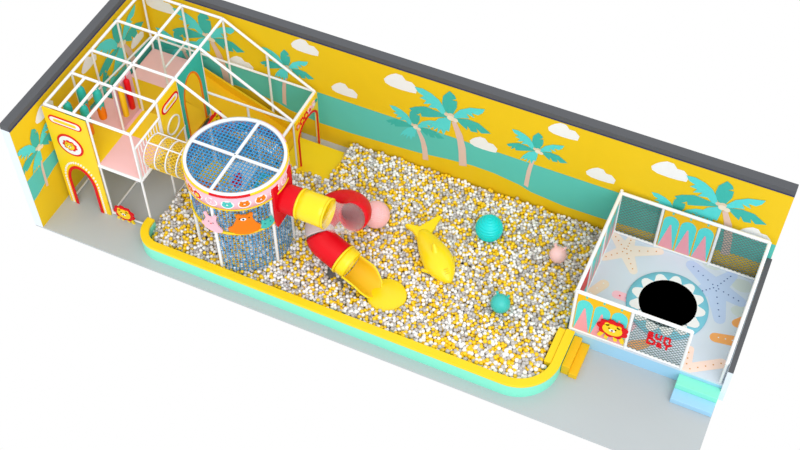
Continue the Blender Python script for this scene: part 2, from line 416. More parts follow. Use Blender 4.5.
# soft steps
st = thing('soft_steps', (11.4, -3.25, 0), 'pair of yellow foam steps outside the corner of the pool rim', 'steps')
MB().box((11.285, -3.57, 0), (11.45, -2.81, .28), 'yellow_deep').build('step', st, bevel=.01)
MB().box((11.45, -3.60, 0), (11.62, -2.81, .14), 'yellow_deep').build('step', st, bevel=.01)
tag(MB().box((10.95, -3.68, 0), (11.095, -2.82, .38), 'yellow').build('soft_step', bevel=.012), 'long yellow foam step on the inner side of the pool rim among the balls', 'step')
st = thing('soft_steps', (13.85, -3.05, 0), 'pair of mint and sky blue foam steps in front of the raised deck', 'steps')
MB().box((13.42, -3.06, 0), (14.25, Y0, .28), 'mint').build('step', st, 'mint green step', bevel=.01)
MB().box((13.42, -3.32, 0), (14.24, -3.06, .14), 'sky_blue').build('step', st, 'sky blue step', bevel=.01)

# ------------------------------------------------------------------ climbing frame (left)
GX = (.15, 1.15, 2.15); GY = (-3.79, -2.83, -2.1, -1.12, -.14); ZR = 2.95
F = thing('climbing_frame', (1.15, -2, 0), 'two storey white pipe climbing frame with pink and yellow decks in the corner', 'climbing frame')
for x in GX:
    for y in GY: MB().bar((x, y, 0), (x, y, ZR), .026, 'white').build('post', F)
for y in GY: MB().bar((GX[0], y, ZR), (GX[2], y, ZR), .032, 'white').build('roof_rail', F)
for x in GX: MB().bar((x, GY[0], ZR), (x, GY[-1], ZR), .032, 'white').build('roof_rail', F)
for x in (.48, .82): MB().bar((x, GY[0], ZR), (x, GY[1], ZR), .032, 'white').build('roof_rail', F)
decks = [(0,0,1.6,'yellow'),(1,0,1.6,'pink'),(0,1,1.6,'pink'),(1,1,1.6,'yellow'),(0,2,1.3,'yellow_deep'),(0,3,1.3,'pink')]
for i, j, z, m in decks:
    MB().box((GX[i], GY[j], z-.07), (GX[i+1], GY[j+1], z), m).build('deck_mat', F, m.split('_')[0]+' mat')
def brail(p, q, r=.024): MB().bar(p, q, r, 'white').build('rail', F)
brail((1.15,-3.80,1.57),(2.15,-3.80,1.57),.036); brail((.15,-3.80,1.57),(1.15,-3.80,1.57),.036)
brail((2.16,-3.79,1.57),(2.16,-2.1,1.57),.036)
brail((1.15,-3.79,.04),(2.15,-3.79,.04)); brail((1.15,-3.79,.04),(1.15,-2.1,.04),.022); brail((.15,-3.79,.04),(.15,-.14,.04),.022); brail((2.15,-2.83,.04),(2.15,-2.1,.04),.02)
brail((.15,-2.83,1.95),(.15,-.14,1.65),.024); brail((.15,-.14,1.65),(2.15,-.14,1.65),.024)
brail((1.15,-1.12,1.95),(1.15,-.14,1.95),.024)
# railing at the tunnel side
mb = MB().bar((2.15,-3.79,2.5),(2.15,-2.83,2.5),.024,'white')
mb.build('rail', F)
mb = MB(); cyt, czt, rt = -3.27, 2.0, .35
for i in range(1, 11):
    y = -3.79+.096*i-.05; q = rt*rt-(y-cyt)**2
    if q > 0:
        q = math.sqrt(q); mb.bar((2.15,y,1.6),(2.15,y,czt-q),.012,'white',6); mb.bar((2.15,y,czt+q),(2.15,y,2.5),.012,'white',6)
    else: mb.bar((2.15,y,1.6),(2.15,y,2.5),.012,'white',6)
mb.build('balusters', F)
# front arch board
def arch_board(u0, u1, z1, c, hw, zs, zt, n=18):
    pts = [(u0,0),(c-hw,0)]+[(c-hw*math.cos(PI*t/n), zs+(zt-zs)*math.sin(PI*t/n)) for t in range(n+1)]+[(c+hw,0),(u1,0),(u1,z1),(u0,z1)]
    return pts
def arch_trim(mb, fn, c, hw, zs, zt, wd, dep, m, z0=0.0, n=18):
    o = [(c-hw-wd,z0)]+[(c-(hw+wd)*math.cos(PI*t/n), zs+(zt+wd-zs)*math.sin(PI*t/n)) for t in range(n+1)]+[(c+hw+wd,z0)]
    i = [(c-hw,z0)]+[(c-hw*math.cos(PI*t/n), zs+(zt-zs)*math.sin(PI*t/n)) for t in range(n+1)]+[(c+hw,z0)]
    for k in range(len(o)-1): mb.prism([o[k], o[k+1], i[k+1], i[k]], fn, dep, m)
fn = XZ(-3.83)
b = MB().prism(arch_board(.12,1.14,2.92,.62,.31,.78,1.3), fn, .03, 'yellow').build('arch_panel', F, 'tall yellow board with an arched doorway')
mb = MB(); arch_trim(mb, XZ(-3.86), .62, .28, .78, 1.28, .065, .02, 'red'); mb.build('arch_trim', b, 'red arch trim')
mb = MB(); n = 44
for i in range(n):                               # little white bulbs outside the red trim
    s = i/(n-1)*2.95
    if s < .78: u, z = .215, s
    elif s > 2.17: u, z = 1.025, 2.95-s
    else:
        a = PI*(s-.78)/1.39; u, z = .62-.405*math.cos(a), .78+.64*math.sin(a)
    MB().prism(ell(u, z+.03, .02, .028, 8), XZ(-3.86), .02, 'cloud').build('light_bulb', b)
def ringplate(mb, fn, c, z, r, sx=1):
    mb.prism(ell(c, z, r*sx, r, 32), fn, .012, 'red'); mb.prism(ell(c, z, r*.84*sx, r*.84, 32), lambda u,v,d: fn(u,v,d+.012), .004, 'cloud')
mb = MB(); ringplate(mb, XZ(-3.86), .59, 2.0, .31); face_board(mb, XZ(-3.86), .59, 2.0, .17, .006, .016, False); mb.build('round_badge', b, 'round white badge with red rim and a lion face')
mb = MB(); f0 = XZ(-3.86)
mb.prism(capsule((.34,2.67),(.90,2.67),.115), f0, .012, 'red'); mb.prism(capsule((.34,2.67),(.90,2.67),.08), lambda u,v,d: f0(u,v,d+.012), .004, 'cloud'); mb.prism(capsule((.39,2.67),(.85,2.67),.04), lambda u,v,d: f0(u,v,d+.016), .004, 'yellow')
mb.build('oblong_badge', b, 'white oblong badge with red rim')
# side board with badge and ring
fn = YZ(2.16)
b = MB().prism([(-2.80,1.6),(-2.13,1.6),(-2.13,2.92),(-2.80,2.92)], fn, .03, 'yellow').build('side_panel', F, 'yellow board with red oblong badge')
mb = MB(); f0 = YZ(2.19)
mb.prism(capsule((-2.64,2.60),(-2.27,2.60),.13), f0, .012, 'red'); mb.prism(capsule((-2.64,2.60),(-2.27,2.60),.085), lambda u,v,d: f0(u,v,d+.012), .004, 'cloud'); mb.prism(capsule((-2.6,2.60),(-2.3,2.60),.045), lambda u,v,d: f0(u,v,d+.016), .004, 'yellow')
mb.build('oblong_badge', b, 'white oblong badge with red rim')
mb = MB(); mb.lathe([(.20,-.015),(.235,-.015),(.235,.015),(.20,.015)], 'white', 28, (2.21,-2.50,2.0), True, Matrix.Rotation(PI/2, 3, 'Y')); mb.build('white_ring', b, 'white ring')
# teal arch board
pts = [(-2.07,1.05),(-1.97,1.05)]+[(-1.64-.33*math.cos(PI*t/16), 2.0+.68*math.sin(PI*t/16)) for t in range(17)]+[(-1.31,1.05),(-1.15,1.05),(-1.15,2.92),(-2.07,2.92)]
b = MB().prism(pts, YZ(2.15), .03, 'teal').build('arch_panel', F, 'teal board with a tall arched opening')
mb = MB(); arch_trim(mb, YZ(2.17), -1.64, .31, 2.0, 2.65, .045, .02, 'orange', 1.05); mb.build('arch_trim', b, 'orange arch trim')
# pink board behind the rollers
MB().box((1.05,-2.80,1.6),(1.08,-2.13,2.75),'pink_pad').build('pink_panel', F, 'lilac pink board')
# sloping roof rails + handrails towards the entrance arch
for y in (-1.12, -.14): brail((2.15,y,ZR),(4.25,y,1.65),.032); brail((2.15,y,1.65),(4.25,y,1.65),.028)
brail((2.15,-2.1,ZR),(4.25,-2.1,1.65),.032)
for y in (-1.12,-.14):
    MB().bar((3.15,y,0),(3.15,y,2.33 if y > -.5 else 1.65),.028,'white').build('post', F)
    MB().bar((4.25,y,0),(4.25,y,1.65),.03,'white').build('post', F)
MB().bar((4.25,-2.1,0),(4.25,-2.1,1.65),.03,'white').build('post', F)
brail((4.25,-2.1,1.65),(4.25,-.14,1.65),.034)
# entrance arch at x = 4.25
fn = YZ(4.27); u0, u1 = -1.14, -.12; c = -.63
pts = [(u0,0),(c-.43,0)]+[(c-.43*math.cos(PI*t/16), 1.02+.32*math.sin(PI*t/16)) for t in range(17)]+[(c+.43,0),(u1,0),(u1,1.63),(u0,1.63)]
b = MB().prism(pts, fn, .03, 'yellow').build('entrance_panel', F, 'yellow board with arched opening facing the ball pit')
mb = MB(); arch_trim(mb, YZ(4.30), c, .41, 1.02, 1.32, .045, .02, 'red'); mb.build('arch_trim', b, 'red arch trim')
mb = MB(); f0 = YZ(4.30)
for k, (u, m, mm) in enumerate(((-1.04,'orange','band_pink'),(-.86,'red','yellow'),(-.68,'red','yellow'),(-.5,'band_pink','red'),(-.32,'band_pink','cloud'),(-.2,'teal','teal'))):
    r = .085 if k < 5 else .05
    mb.prism([(u+r*(1+.18*math.cos(6*t))*math.cos(t), 1.45+r*(1+.18*math.cos(6*t))*math.sin(t)) for t in [2*PI*q/36 for q in range(36)]], f0, .014, m)
    mb.prism(ell(u, 1.45, r*.5, r*.5, 12), lambda a,b_,d: f0(a,b_,d+.014), .004, mm)
mb.build('flower_signs', b, 'row of red, pink and orange flower cut-outs')

# lion boards
mb = MB(); face_board(mb, XZ(-3.84), 1.52, .26, .25); tag(mb.build('lion_board'), 'lion face board with red mane standing on the grey floor beneath the front deck', 'lion board')
mb = MB(); face_board(mb, YZ(2.42), -1.42, 1.1, .3); mb.bar((2.40,-1.42,0),(2.40,-1.42,.95),.03,'white')
tag(mb.build('lion_board'), 'lion face board half hidden behind the top ring of the net tower', 'lion board')

# punching bags
def bag(x, y, lab):
    t = thing('punching_bag', (x, y, 2.0), lab, 'punching bag', 'punching bags hanging from the roof rails')
    MB().lathe([(0,2.0),(.05,2.0),(.08,2.03),(.088,2.1),(.088,2.44)], 'orange', 20, (x,y,0)).build('lower_half', t, 'orange lower half')
    pr = [(.088,2.46),(.092,2.68),(.08,2.78),(.05,2.84),(0,2.85)]
    mb = MB(); mb.lathe(pr, 'teal', 20, (x,y,0))
    n = 20
    for k in range(7):                        # ragged drips
        a = 2*PI*k/7; r = .092
        mb.add([(x+r*math.cos(a-.45), y+r*math.sin(a-.45), 2.5),(x+r*math.cos(a+.45), y+r*math.sin(a+.45), 2.5),(x+(r+.002)*math.cos(a), y+(r+.002)*math.sin(a), 2.33)], [(0,1,2)], 'teal')
    mb.lathe([(.088,2.42),(.092,2.5)], 'teal', 20, (x,y,0))
    mb.build('upper_half', t, 'teal upper half with drips'); MB().bar((x,y,2.84),(x,y,2.92),.012,'white').build('strap', t)
bag(.45,-3.5,'teal and orange punching bag nearest the left wall and the front of the climbing frame')
bag(.45,-3.02,'teal and orange punching bag nearest the left wall, the rear one of its pair')
bag(.80,-3.43,'teal and orange punching bag nearest the front post between the yellow boards')
bag(.80,-2.95,'teal and orange punching bag whose orange end shows over the pink deck')
def roller(y, m, lab):
    t = thing('hanging_roller', (1.15, y, 1.93), lab, 'foam roller', 'foam rollers')
    MB().lathe([(0,1.93),(.045,1.935),(.064,1.96),(.064,2.74),(.04,2.78),(0,2.785)], m, 16, (1.15,y,0)).build('foam_pole', t)
    MB().bar((1.15,y,2.76),(1.15,y,2.92),.012,m).build('cord', t)
roller(-2.64,'yellow_deep','slim yellow foam roller hanging against the pink board'); roller(-2.4,'red','slim red foam roller hanging against the pink board')

# wide yellow slide and lower ramp; deeper yellow stands in for warm bounced light
S = thing('wide_slide', (2.4, -.65, 0), 'long yellow slide running down beside the back wall under the sloping roof rails', 'slide')
def slope(mb, x0, z0, x1, z1, y0, y1, m, n=20, wave=.0, th=.05):
    for i in range(n):
        a, b_ = i/n, (i+1)/n
        f = lambda t: (x0+(x1-x0)*t, z0+(z1-z0)*t+wave*math.sin(t*4*PI))
        (xa, za), (xb, zb) = f(a), f(b_)
        mb.add([(xa,y0,za),(xb,y0,zb),(xb,y1,zb),(xa,y1,za),(xa,y0,za-th),(xb,y0,zb-th),(xb,y1,zb-th),(xa,y1,za-th)],
               [(0,1,2,3),(7,6,5,4),(0,4,5,1),(2,6,7,3)], m)
mb = MB(); slope(mb, 1.15,1.22,3.78,.10,-1.08,-.22,'yellow_deep',wave=.02); mb.build('slide_bed', S)
mb = MB(); slope(mb, 1.15,1.42,3.85,.28,-.22,-.17,'yellow_deep',th=.30); mb.build('side_wall', S)
mb = MB(); slope(mb, 2.2,.92,3.85,.22,-1.13,-1.08,'yellow_deep',th=.24); mb.build('side_wall', S)
MB().box((3.7,-1.13,0),(3.85,-.17,.16),'yellow_deep').build('slide_foot', S)
mb = MB(); slope(mb, 1.15,1.27,2.12,.95,-2.08,-1.14,'yellow_deep')
mb.box((1.15,-2.08,0),(2.0,-2.0,.88),'yellow_deep')
tag(mb.build('ramp'), 'short yellow ramp seen through the teal arch of the climbing frame', 'ramp')
tag(MB().box((3.87,-1.45,0),(5.06,-.30,.2),'yellow').build('landing_mat', bevel=.02), 'square yellow landing mat at the foot of the long slide', 'mat')

# net tunnel
T = thing('net_tunnel', (2.65, -3.27, 2.0), 'short yellow net tunnel with white hoops linking the frame to the round tower', 'net tunnel')
xa, xb = 2.17, 3.2; rr = .33
mb = MB(); N = 26
for k in range(N):
    a0 = 2*PI*k/N; steps = 10
    for sg in (1, -1):
        for i in range(steps):
            t0, t1 = i/steps, (i+1)/steps
            p = [(xa+(xb-xa)*t, cyt+rr*math.cos(a0+sg*t*2.2), czt+rr*math.sin(a0+sg*t*2.2)) for t in (t0, t1)]
            mb.strip(p[0], p[1], .011, .006, (0, p[0][1]-cyt, p[0][2]-czt), 'net_yellow')
mb.build('net', T, 'yellow net')
for x in (2.19, 2.44, 2.69, 2.94, 3.17):
    MB().lathe([(rr,-.012),(rr+.03,-.012),(rr+.03,.012),(rr,.012)], 'white', 28, (x,cyt,czt), True, Matrix.Rotation(PI/2,3,'Y')).build('hoop', T)
for a, m in ((-2.3,'net_yellow'),(.75,'white'),(1.9,'white'),(-.8,'net_yellow')):
    MB().bar((xa,cyt+(rr+.03)*math.cos(a),czt+(rr+.03)*math.sin(a)),(xb,cyt+(rr+.03)*math.cos(a),czt+(rr+.03)*math.sin(a)),.016,m).build('tunnel_bar', T)

# ------------------------------------------------------------------ round net tower
CX, CY, R, ZT2 = 4.18, -3.27, .985, 2.75
W = thing('net_tower', (CX, CY, 0), 'round blue net climbing tower with pink animal band standing in the balls', 'climbing tower')
MB().lathe([(R-.035,2.71),(R+.03,2.71),(R+.03,2.77),(R-.035,2.77)], 'white', 72, (CX,CY,0), True).build('top_ring', W)
mb = MB()
cols = ['yellow','band_pink','leaf_light','band_pink','yellow','yellow','red','yellow']
for i in range(72):
    a0, a1 = 2*PI*i/72, 2*PI*(i+1)/72; m = cols[(i//9) % 8]
    p = [(CX+r*math.cos(a), CY+r*math.sin(a), z) for a in (a0, a1) for r, z in ((R+.032,2.70),(R+.058,2.70),(R+.058,2.745),(R+.032,2.745))]
    mb.add(p, [(1,5,6,2),(2,6,7,3),(0,3,7,4),(0,4,5,1)], m, True)
mb.build('coloured_edging', W, 'thin edging in yellow, pink, aqua and red')
MB().lathe([(R+.02,2.34),(R+.05,2.34),(R+.05,2.70),(R+.02,2.70)], 'band_pink', 72, (CX,CY,0), True).build('picture_band', W, 'pink band'); bandob = bpy.data.objects['picture_band']
def onc(a, z, r): return (CX+r*math.cos(a), CY+r*math.sin(a), z)
def cpatch(mb, a0, zc, pts, m, r, th=.004):     # flat picture wrapped on the cylinder
    n = len(pts)
    f = [onc(a0+u/R, zc+v, r) for u, v in pts]; b = [onc(a0+u/R, zc+v, r+th) for u, v in pts]
    mb.add(f+b, [tuple(range(n, 2*n))]+[(i,(i+1)%n,n+(i+1)%n,n+i) for i in range(n)], m)
mb = MB(); kinds = ['flower','bunny','cat','bear','bear2']
for i in range(20):
    a = math.radians(-89+18.3*(i-1)); k = kinds[(i+3+1) % 5] if False else ['flower','bunny','cat','bear','bear2'][i % 5]
    z = 2.50; r0 = R+.05; s = .1
    cpatch(mb, a, z, ell(0,0,s,s*.9,16), ('red','orange','aqua_soft','orange','yellow')[i % 5], R+.012, .003); cpatch(mb, a, z, ell(0,0,s*.5,s*.45,12), ('yellow','cloud','cloud','red','red')[i % 5], R+.010, .001)
    out = [(s*1.25*(1+.04*math.cos(3*t))*math.cos(t), s*1.15*math.sin(t)) for t in [2*PI*q/20 for q in range(20)]]
    cpatch(mb, a, z, out, 'cloud', r0, .003)
    col = {'flower':'red','bunny':'band_pink','cat':'aqua_soft','bear':'orange','bear2':'orange'}[k]
    if k == 'flower':
        cpatch(mb, a, z, [(s*(.95+.12*math.cos(7*t))*math.cos(t), s*(.95+.12*math.cos(7*t))*math.sin(t)) for t in [2*PI*q/42 for q in range(42)]], col, r0+.003)
        cpatch(mb, a, z, ell(0,0,s*.5,s*.5,14), 'yellow', r0+.007)
    else:
        cpatch(mb, a, z-.008, ell(0,0,s*1.0,s*.78,18), col, r0+.003)
        for q in (-1, 1): cpatch(mb, a, z+.06, ell(q*s*.55,0,s*.27,s*(.45 if k == 'bunny' else .3),10), col, r0+.0035)
        cpatch(mb, a, z, ell(0,0,.022,.014,8), 'cloud', r0+.007)
        for q in (-1, 1): cpatch(mb, a, z+.01, ell(q*.03,0,.006,.006,6), 'black', r0+.0072)
mb.build('band_pictures', bandob, 'small flower and animal pictures')
MB().lathe([(R+.0,1.54),(R+.035,1.54),(R+.035,1.60),(R+.0,1.60)], 'yellow', 72, (CX,CY,0), True).build('middle_ring', W, 'yellow ring')
MB().lathe([(R+.05,2.325),(R+.062,2.325),(R+.062,2.36),(R+.05,2.36)], 'yellow', 72, (CX,CY,0), True).build('band_edging', W, 'yellow edging under the pink band')
for d in (-92, -21, 21, -148, 95, 150): MB().bar(onc(math.radians(d),0,R), onc(math.radians(d),2.72,R), .034, 'white').build('post', W)
MB().bar((CX-R,CY,2.75),(CX+R,CY,2.75),.036,'white').build('cross_bar', W); MB().bar((CX,CY-R,2.75),(CX,CY+R,2.75),.036,'white').build('cross_bar', W)
pit = .076; wd = .017
mb = MB(); k = int(R/pit)
for i in range(-k, k+1):
    t = i*pit; h = math.sqrt(max(0, (R-.03)**2-t*t))
    mb.strip((CX+t,CY-h,2.70),(CX+t,CY+h,2.70),wd,.008,(0,0,1),'net_blue'); mb.strip((CX-h,CY+t,2.705),(CX+h,CY+t,2.705),wd,.008,(0,0,1),'net_blue')
mb.build('top_net', W, 'blue square mesh')
def cylnet(name, z0, z1, d0, d1, r=R-.01, wdz=.016, m='net_blue'):
    mb = MB(); n = max(2, int(math.radians(d1-d0)*R/pit)); full = d1-d0 >= 360
    for i in range(n+(0 if full else 1)):
        a = math.radians(d0+(d1-d0)*i/n); mb.strip(onc(a,z0,r), onc(a,z1,r), wdz, .006, (math.cos(a),math.sin(a),0), m)
    z = z0
    while z <= z1:
        for i in range(n):
            a, b_ = math.radians(d0+(d1-d0)*i/n), math.radians(d0+(d1-d0)*(i+1)/n)
            p = [onc(a,z-wdz/2,r+.004),onc(b_,z-wdz/2,r+.004),onc(b_,z+wdz/2,r+.004),onc(a,z+wdz/2,r+.004)]
            mb.add(p, [(0,1,2,3)], m)
        z += pit
    mb.build(name, W, 'blue mesh')
cylnet('upper_net', 1.56, 2.66, 22, 338)
cylnet('lower_net', .12, 1.42, -21, 21)
cylnet('lower_net', .12, 1.48, -92, -22); cylnet('lower_net', .12, 1.42, 22, 120)
# coloured pads on shelves inside the tower, seen through the net
def wedge(d0, d1, r0, r1, z, m):
    mb = MB(); n = 10
    pts = [(r1*math.cos(math.radians(d0+(d1-d0)*i/n)), r1*math.sin(math.radians(d0+(d1-d0)*i/n))) for i in range(n+1)]+[(r0*math.cos(math.radians(d1-(d1-d0)*i/n)), r0*math.sin(math.radians(d1-(d1-d0)*i/n))) for i in range(n+1)]
    mb.prism([(CX+x, CY+y) for x, y in pts], XY(z), .05, m); mb.build('shelf_pad', W)
wedge(95, 150, .2, .9, 1.5, 'cloud'); wedge(150, 185, .35, .92, 1.75, 'yellow'); wedge(60, 92, .3, .9, 1.25, 'aqua_soft')
wedge(118, 135, .25, .55, 1.56, 'red'); wedge(135, 160, .15, .32, 1.66, 'red'); wedge(185, 225, .5, .93, 1.62, 'orange'); wedge(20, 55, .4, .92, 1.7, 'yellow')
# characters hung on the net
mb = MB(); r0 = R+.03
body = [(-.25,-.27),(-.1,-.29),(.08,-.3),(.27,-.27),(.36,-.2),(.36,-.13),(.26,-.03),(.2,.1),(.19,.19),(.21,.27),(.14,.3),(.08,.25),(-.06,.26),(-.13,.3),(-.19,.25),(-.17,.17),(-.22,.08),(-.28,-.04),(-.40,-.12),(-.39,-.2),(-.3,-.22)]
a = math.radians(-55); cpatch(mb, a, 1.90, [(u*.82, v*1.05) for u, v in body], 'orange', r0, .03); cpatch(mb, a-.02, 2.06, ell(0,0,.055,.04,12), 'cloud', r0+.03); cpatch(mb, a-.02, 2.06, ell(0,0,.02,.024,8), 'black', r0+.034)
for q in (-1, 1): cpatch(mb, a, 2.08, ell(q*.09,0,.012,.014,8), 'black', r0+.03)
mb.build('orange_bear_figure', W, 'big orange bear cut-out')
mb = MB(); a = math.radians(-94)
cpatch(mb, a, 1.78, [(u*.62, v*.78) for u, v in body], 'band_pink', r0, .03)
for q in (-1, 1): cpatch(mb, a, 1.98, capsule((q*.09,0),(q*.11,.06),.035), 'band_pink', r0, .03); cpatch(mb, a, 1.83, ell(q*.05,0,.012,.012,8), 'black', r0+.03)
cpatch(mb, a, 1.79, ell(0,0,.018,.012,8), 'red', r0+.03); mb.build('pink_rabbit_figure', W, 'pink rabbit cut-out')
mb = MB(); a = math.radians(-30); cpatch(mb, a, 1.70, ell(0,0,.15,.12,20), 'aqua_soft', r0, .03)
for q in (-1, 1): cpatch(mb, a, 1.81, ell(q*.09,0,.035,.05,10), 'aqua_soft', r0, .03); cpatch(mb, a, 1.74, ell(q*.06,0,.012,.012,8), 'black', r0+.03)
mb.build('aqua_cat_figure', W, 'small aqua cat cut-out')

# things inside the tower, seen through the net
0 and tag(MB().lathe([(0,.0),(.30,.0),(.34,.12),(.34,.9),(.28,1.02),(0,1.05)], 'band_pink', 24, (4.15,-2.85,.3)).build('foam_column'), 'soft pink foam column standing inside the blue net tower', 'foam column')

# ------------------------------------------------------------------ tube slide
TS = thing('tube_slide', (6.1, -3.1, 0), 'spiral tube slide in red, yellow and clear sections leaving the net tower', 'tube slide')
r = .3; fx = CX+.99
hx, hy, hr = 6.16, -2.90, .38
def hel(d):                                     # d degrees turned, from -90 to 252
    t = (d+90)/342; a = math.radians(d); return (hx+hr*math.cos(a), hy+hr*math.sin(a), 1.98-1.06*t)
def help(d0, d1, n=14): return [hel(d0+(d1-d0)*i/n) for i in range(n+1)]
def line(p, q, n=4): return [tuple(p[k]+(q[k]-p[k])*i/n for k in range(3)) for i in range(n+1)]
y0 = hy-hr
# flange: square red plate with a collar
fm = MB(); sq = [(-.40,-.52),(.40,-.52),(.40,.62),(-.40,.62)]; hole = [(.28*math.cos(a), .28*math.sin(a)) for a in [2*PI*i/24 for i in range(24)]]
outer = []
for i in range(24):
    a = 2*PI*i/24; c_, s_ = math.cos(a), math.sin(a)
    k = min(.36/max(abs(c_),1e-6), (.62 if s_ > 0 else .55)/max(abs(s_),1e-6)); outer.append((c_*k, s_*k))
for i in range(24):
    j = (i+1) % 24; fm.prism([outer[i],outer[j],hole[j],hole[i]], lambda u,v,d: (fx-.02+d, y0+u, 1.98+v), .05, 'red')
fm.build('flange_plate', TS, 'square red mounting plate')
MB().tube(line((fx,y0,2.0),(5.60,y0,2.0)), r, 'red').build('tube_section', TS, 'red section')
mb = MB().tube(line((5.58,y0,2.0),(6.18,y0,1.985)), r+.015, 'yellow_plastic')
mb.tube(line((5.56,y0,2.0),(5.60,y0,2.0),1), r+.024, 'yellow_plastic'); mb.tube(line((6.14,y0,1.985),(6.18,y0,1.985),1), r+.024, 'yellow_plastic'); mb.build('tube_section', TS, 'yellow section')
MB().tube(help(-90, -10), r, 'clear_plastic').build('tube_section', TS, 'clear bend')
MB().tube(help(-12, 178), r+.01, 'red').build('tube_section', TS, 'red back bend')
MB().tube(help(178, 222), r, 'frosted_plastic').build('tube_section', TS, 'frosted lower bend')
e = hel(252); e1 = (6.46,-3.34,.78)
MB().tube(help(224, 252, 4)+line(e, e1, 5)[1:], r+.01, 'red').build('tube_section', TS, 'red lower section')
e2 = (6.68,-3.38,.71)
mb = MB().tube(line(e1, e2, 3), r+.015, 'yellow_plastic'); mb.tube(line(e1, (6.50,-3.35,.77),1), r+.04, 'yellow_plastic'); mb.build('tube_section', TS, 'yellow mouth')
# open chute
mb = MB(); p0 = Vector(e2); p1 = Vector((7.30,-3.50,.56)); d = (p1-p0).normalized(); u = d.cross(Vector((0,0,1))).normalized(); v = u.cross(d)
n = 16; K = 8; vs_ = []
for lay in (0, .03):
    for k in range(K+1):
        t = k/K; rr_ = (.315+.02*t)-lay
        cut = math.radians(8+62*max(0, t-.55)/.45*.6)
        for i in range(n+1):
            a = PI+cut+(PI-2*cut)*i/n
            vs_.append(p0+(p1-p0)*t+(u*math.cos(a)+v*math.sin(a))*rr_+d*(.10*math.sin(PI*i/n))*t)
fs = []; O = (K+1)*(n+1)
for k in range(K):
    for i in range(n):
        q = k*(n+1)+i; fs += [(q,q+1,q+n+2,q+n+1),(O+q+1,O+q,O+q+n+1,O+q+n+2)]
    for i in (0, n): q = k*(n+1)+i; fs.append((q,q+n+1,O+q+n+1,O+q) if i == 0 else (q+n+1,q,O+q,O+q+n+1))
for i in range(n): q = K*(n+1)+i; fs.append((q,q+1,O+q+1,O+q))
mb.add(vs_, fs, 'yellow_deep', True)
rimv = [vs_[k*(n+1)] for k in range(K+1)]+[vs_[K*(n+1)+i] for i in range(1, n+1)]+[vs_[k*(n+1)+n] for k in range(K-1, -1, -1)]
for a, b_ in zip(rimv, rimv[1:]): mb.bar(a, b_, .02, 'yellow_plastic', 8)
mb.build('open_chute', TS, 'open yellow chute')
tag(MB().lathe([(0,.28),(.38,.28),(.41,.26),(.41,.10),(0,.10)], 'yellow_plastic', 40, (7.49,-3.46,0)).build('landing_disc'), 'round yellow landing disc under the mouth of the tube slide', 'landing disc')

# ------------------------------------------------------------------ big balls and fish
def ribbed(x, y, z, r, m, name, lab, ribs):
    pr = []; n = 88
    for i in range(n+1):
        a = -PI/2+PI*i/n; k = 1+(.018*math.sin(i/n*ribs*2*PI)); pr.append((r*k*math.cos(a), r*k*math.sin(a)))
    tag(MB().lathe(pr, m, 48, (x,y,z)).build(name), lab, 'ball')
ribbed(6.50,-1.85,.52,.29,'sphere_pink','large_ball','large ribbed pink ball next to the clear bend of the tube slide', 22)
ribbed(8.80,-1.20,.52,.285,'aqua','large_ball','large ribbed turquoise ball lying in the middle of the pit', 14)
def eared(x, y, z, r, m, lab, spots=False):
    t = thing('hopper_ball', (x,y,z-r), lab, 'hopper ball')
    MB().lathe([(r*math.cos(a), r*math.sin(a)) for a in [-PI/2+PI*i/24 for i in range(25)]], m, 32, (x,y,z)).build('ball_body', t)
    for s in (-1, 1):
        d = Vector((.55*s, .45, .85)).normalized(); p = Vector((x,y,z))+d*r*.9; MB().bar(p, p+d*.075+Vector((0,0,.015)), .022, m, 10, True, .03).build('ear', t)
eared(10.34,-1.24,.5,.18,m='pale_pink',lab='small pale pink hopper ball with two ears near the raised deck')
eared(9.71,-2.85,.48,.2,m='aqua_soft',lab='small teal hopper ball with two ears in the front part of the pit')
# fish
FS = thing('toy_fish', (8.0,-2.2,.3), 'big yellow fish shaped soft toy with forked tail lying on the balls', 'soft toy')
axis0, axis1 = Vector((7.58,-1.88,.50)), Vector((8.58,-2.75,.42)); d = (axis1-axis0).normalized(); u = Vector((-d.y,d.x,0)).normalized(); Lf = (axis1-axis0).length
prof = [(-.06,.13,.07),(.06,.17,.12),(.2,.235,.17),(.35,.29,.22),(.5,.325,.25),(.62,.325,.25),(.75,.29,.22),(.87,.20,.16),(.95,.11,.10),(1.0,.04,.04)]
mb = MB(); n = 24; vs_ = []
for t, a, b_ in prof:
    c = axis0+(axis1-axis0)*t
    for i in range(n):
        g = 2*PI*i/n; vs_.append(c+u*a*math.cos(g)+Vector((0,0,1))*b_*math.sin(g))
fs = [(k*n+i,k*n+(i+1)%n,(k+1)*n+(i+1)%n,(k+1)*n+i) for k in range(len(prof)-1) for i in range(n)]+[tuple(range(n-1,-1,-1)), tuple(range((len(prof)-1)*n, len(prof)*n))]
mb.add(vs_, fs, 'yellow_plastic', True); ob = mb.build('body', FS); sb = ob.modifiers.new('s','SUBSURF'); sb.levels = 1; sb.render_levels = 1
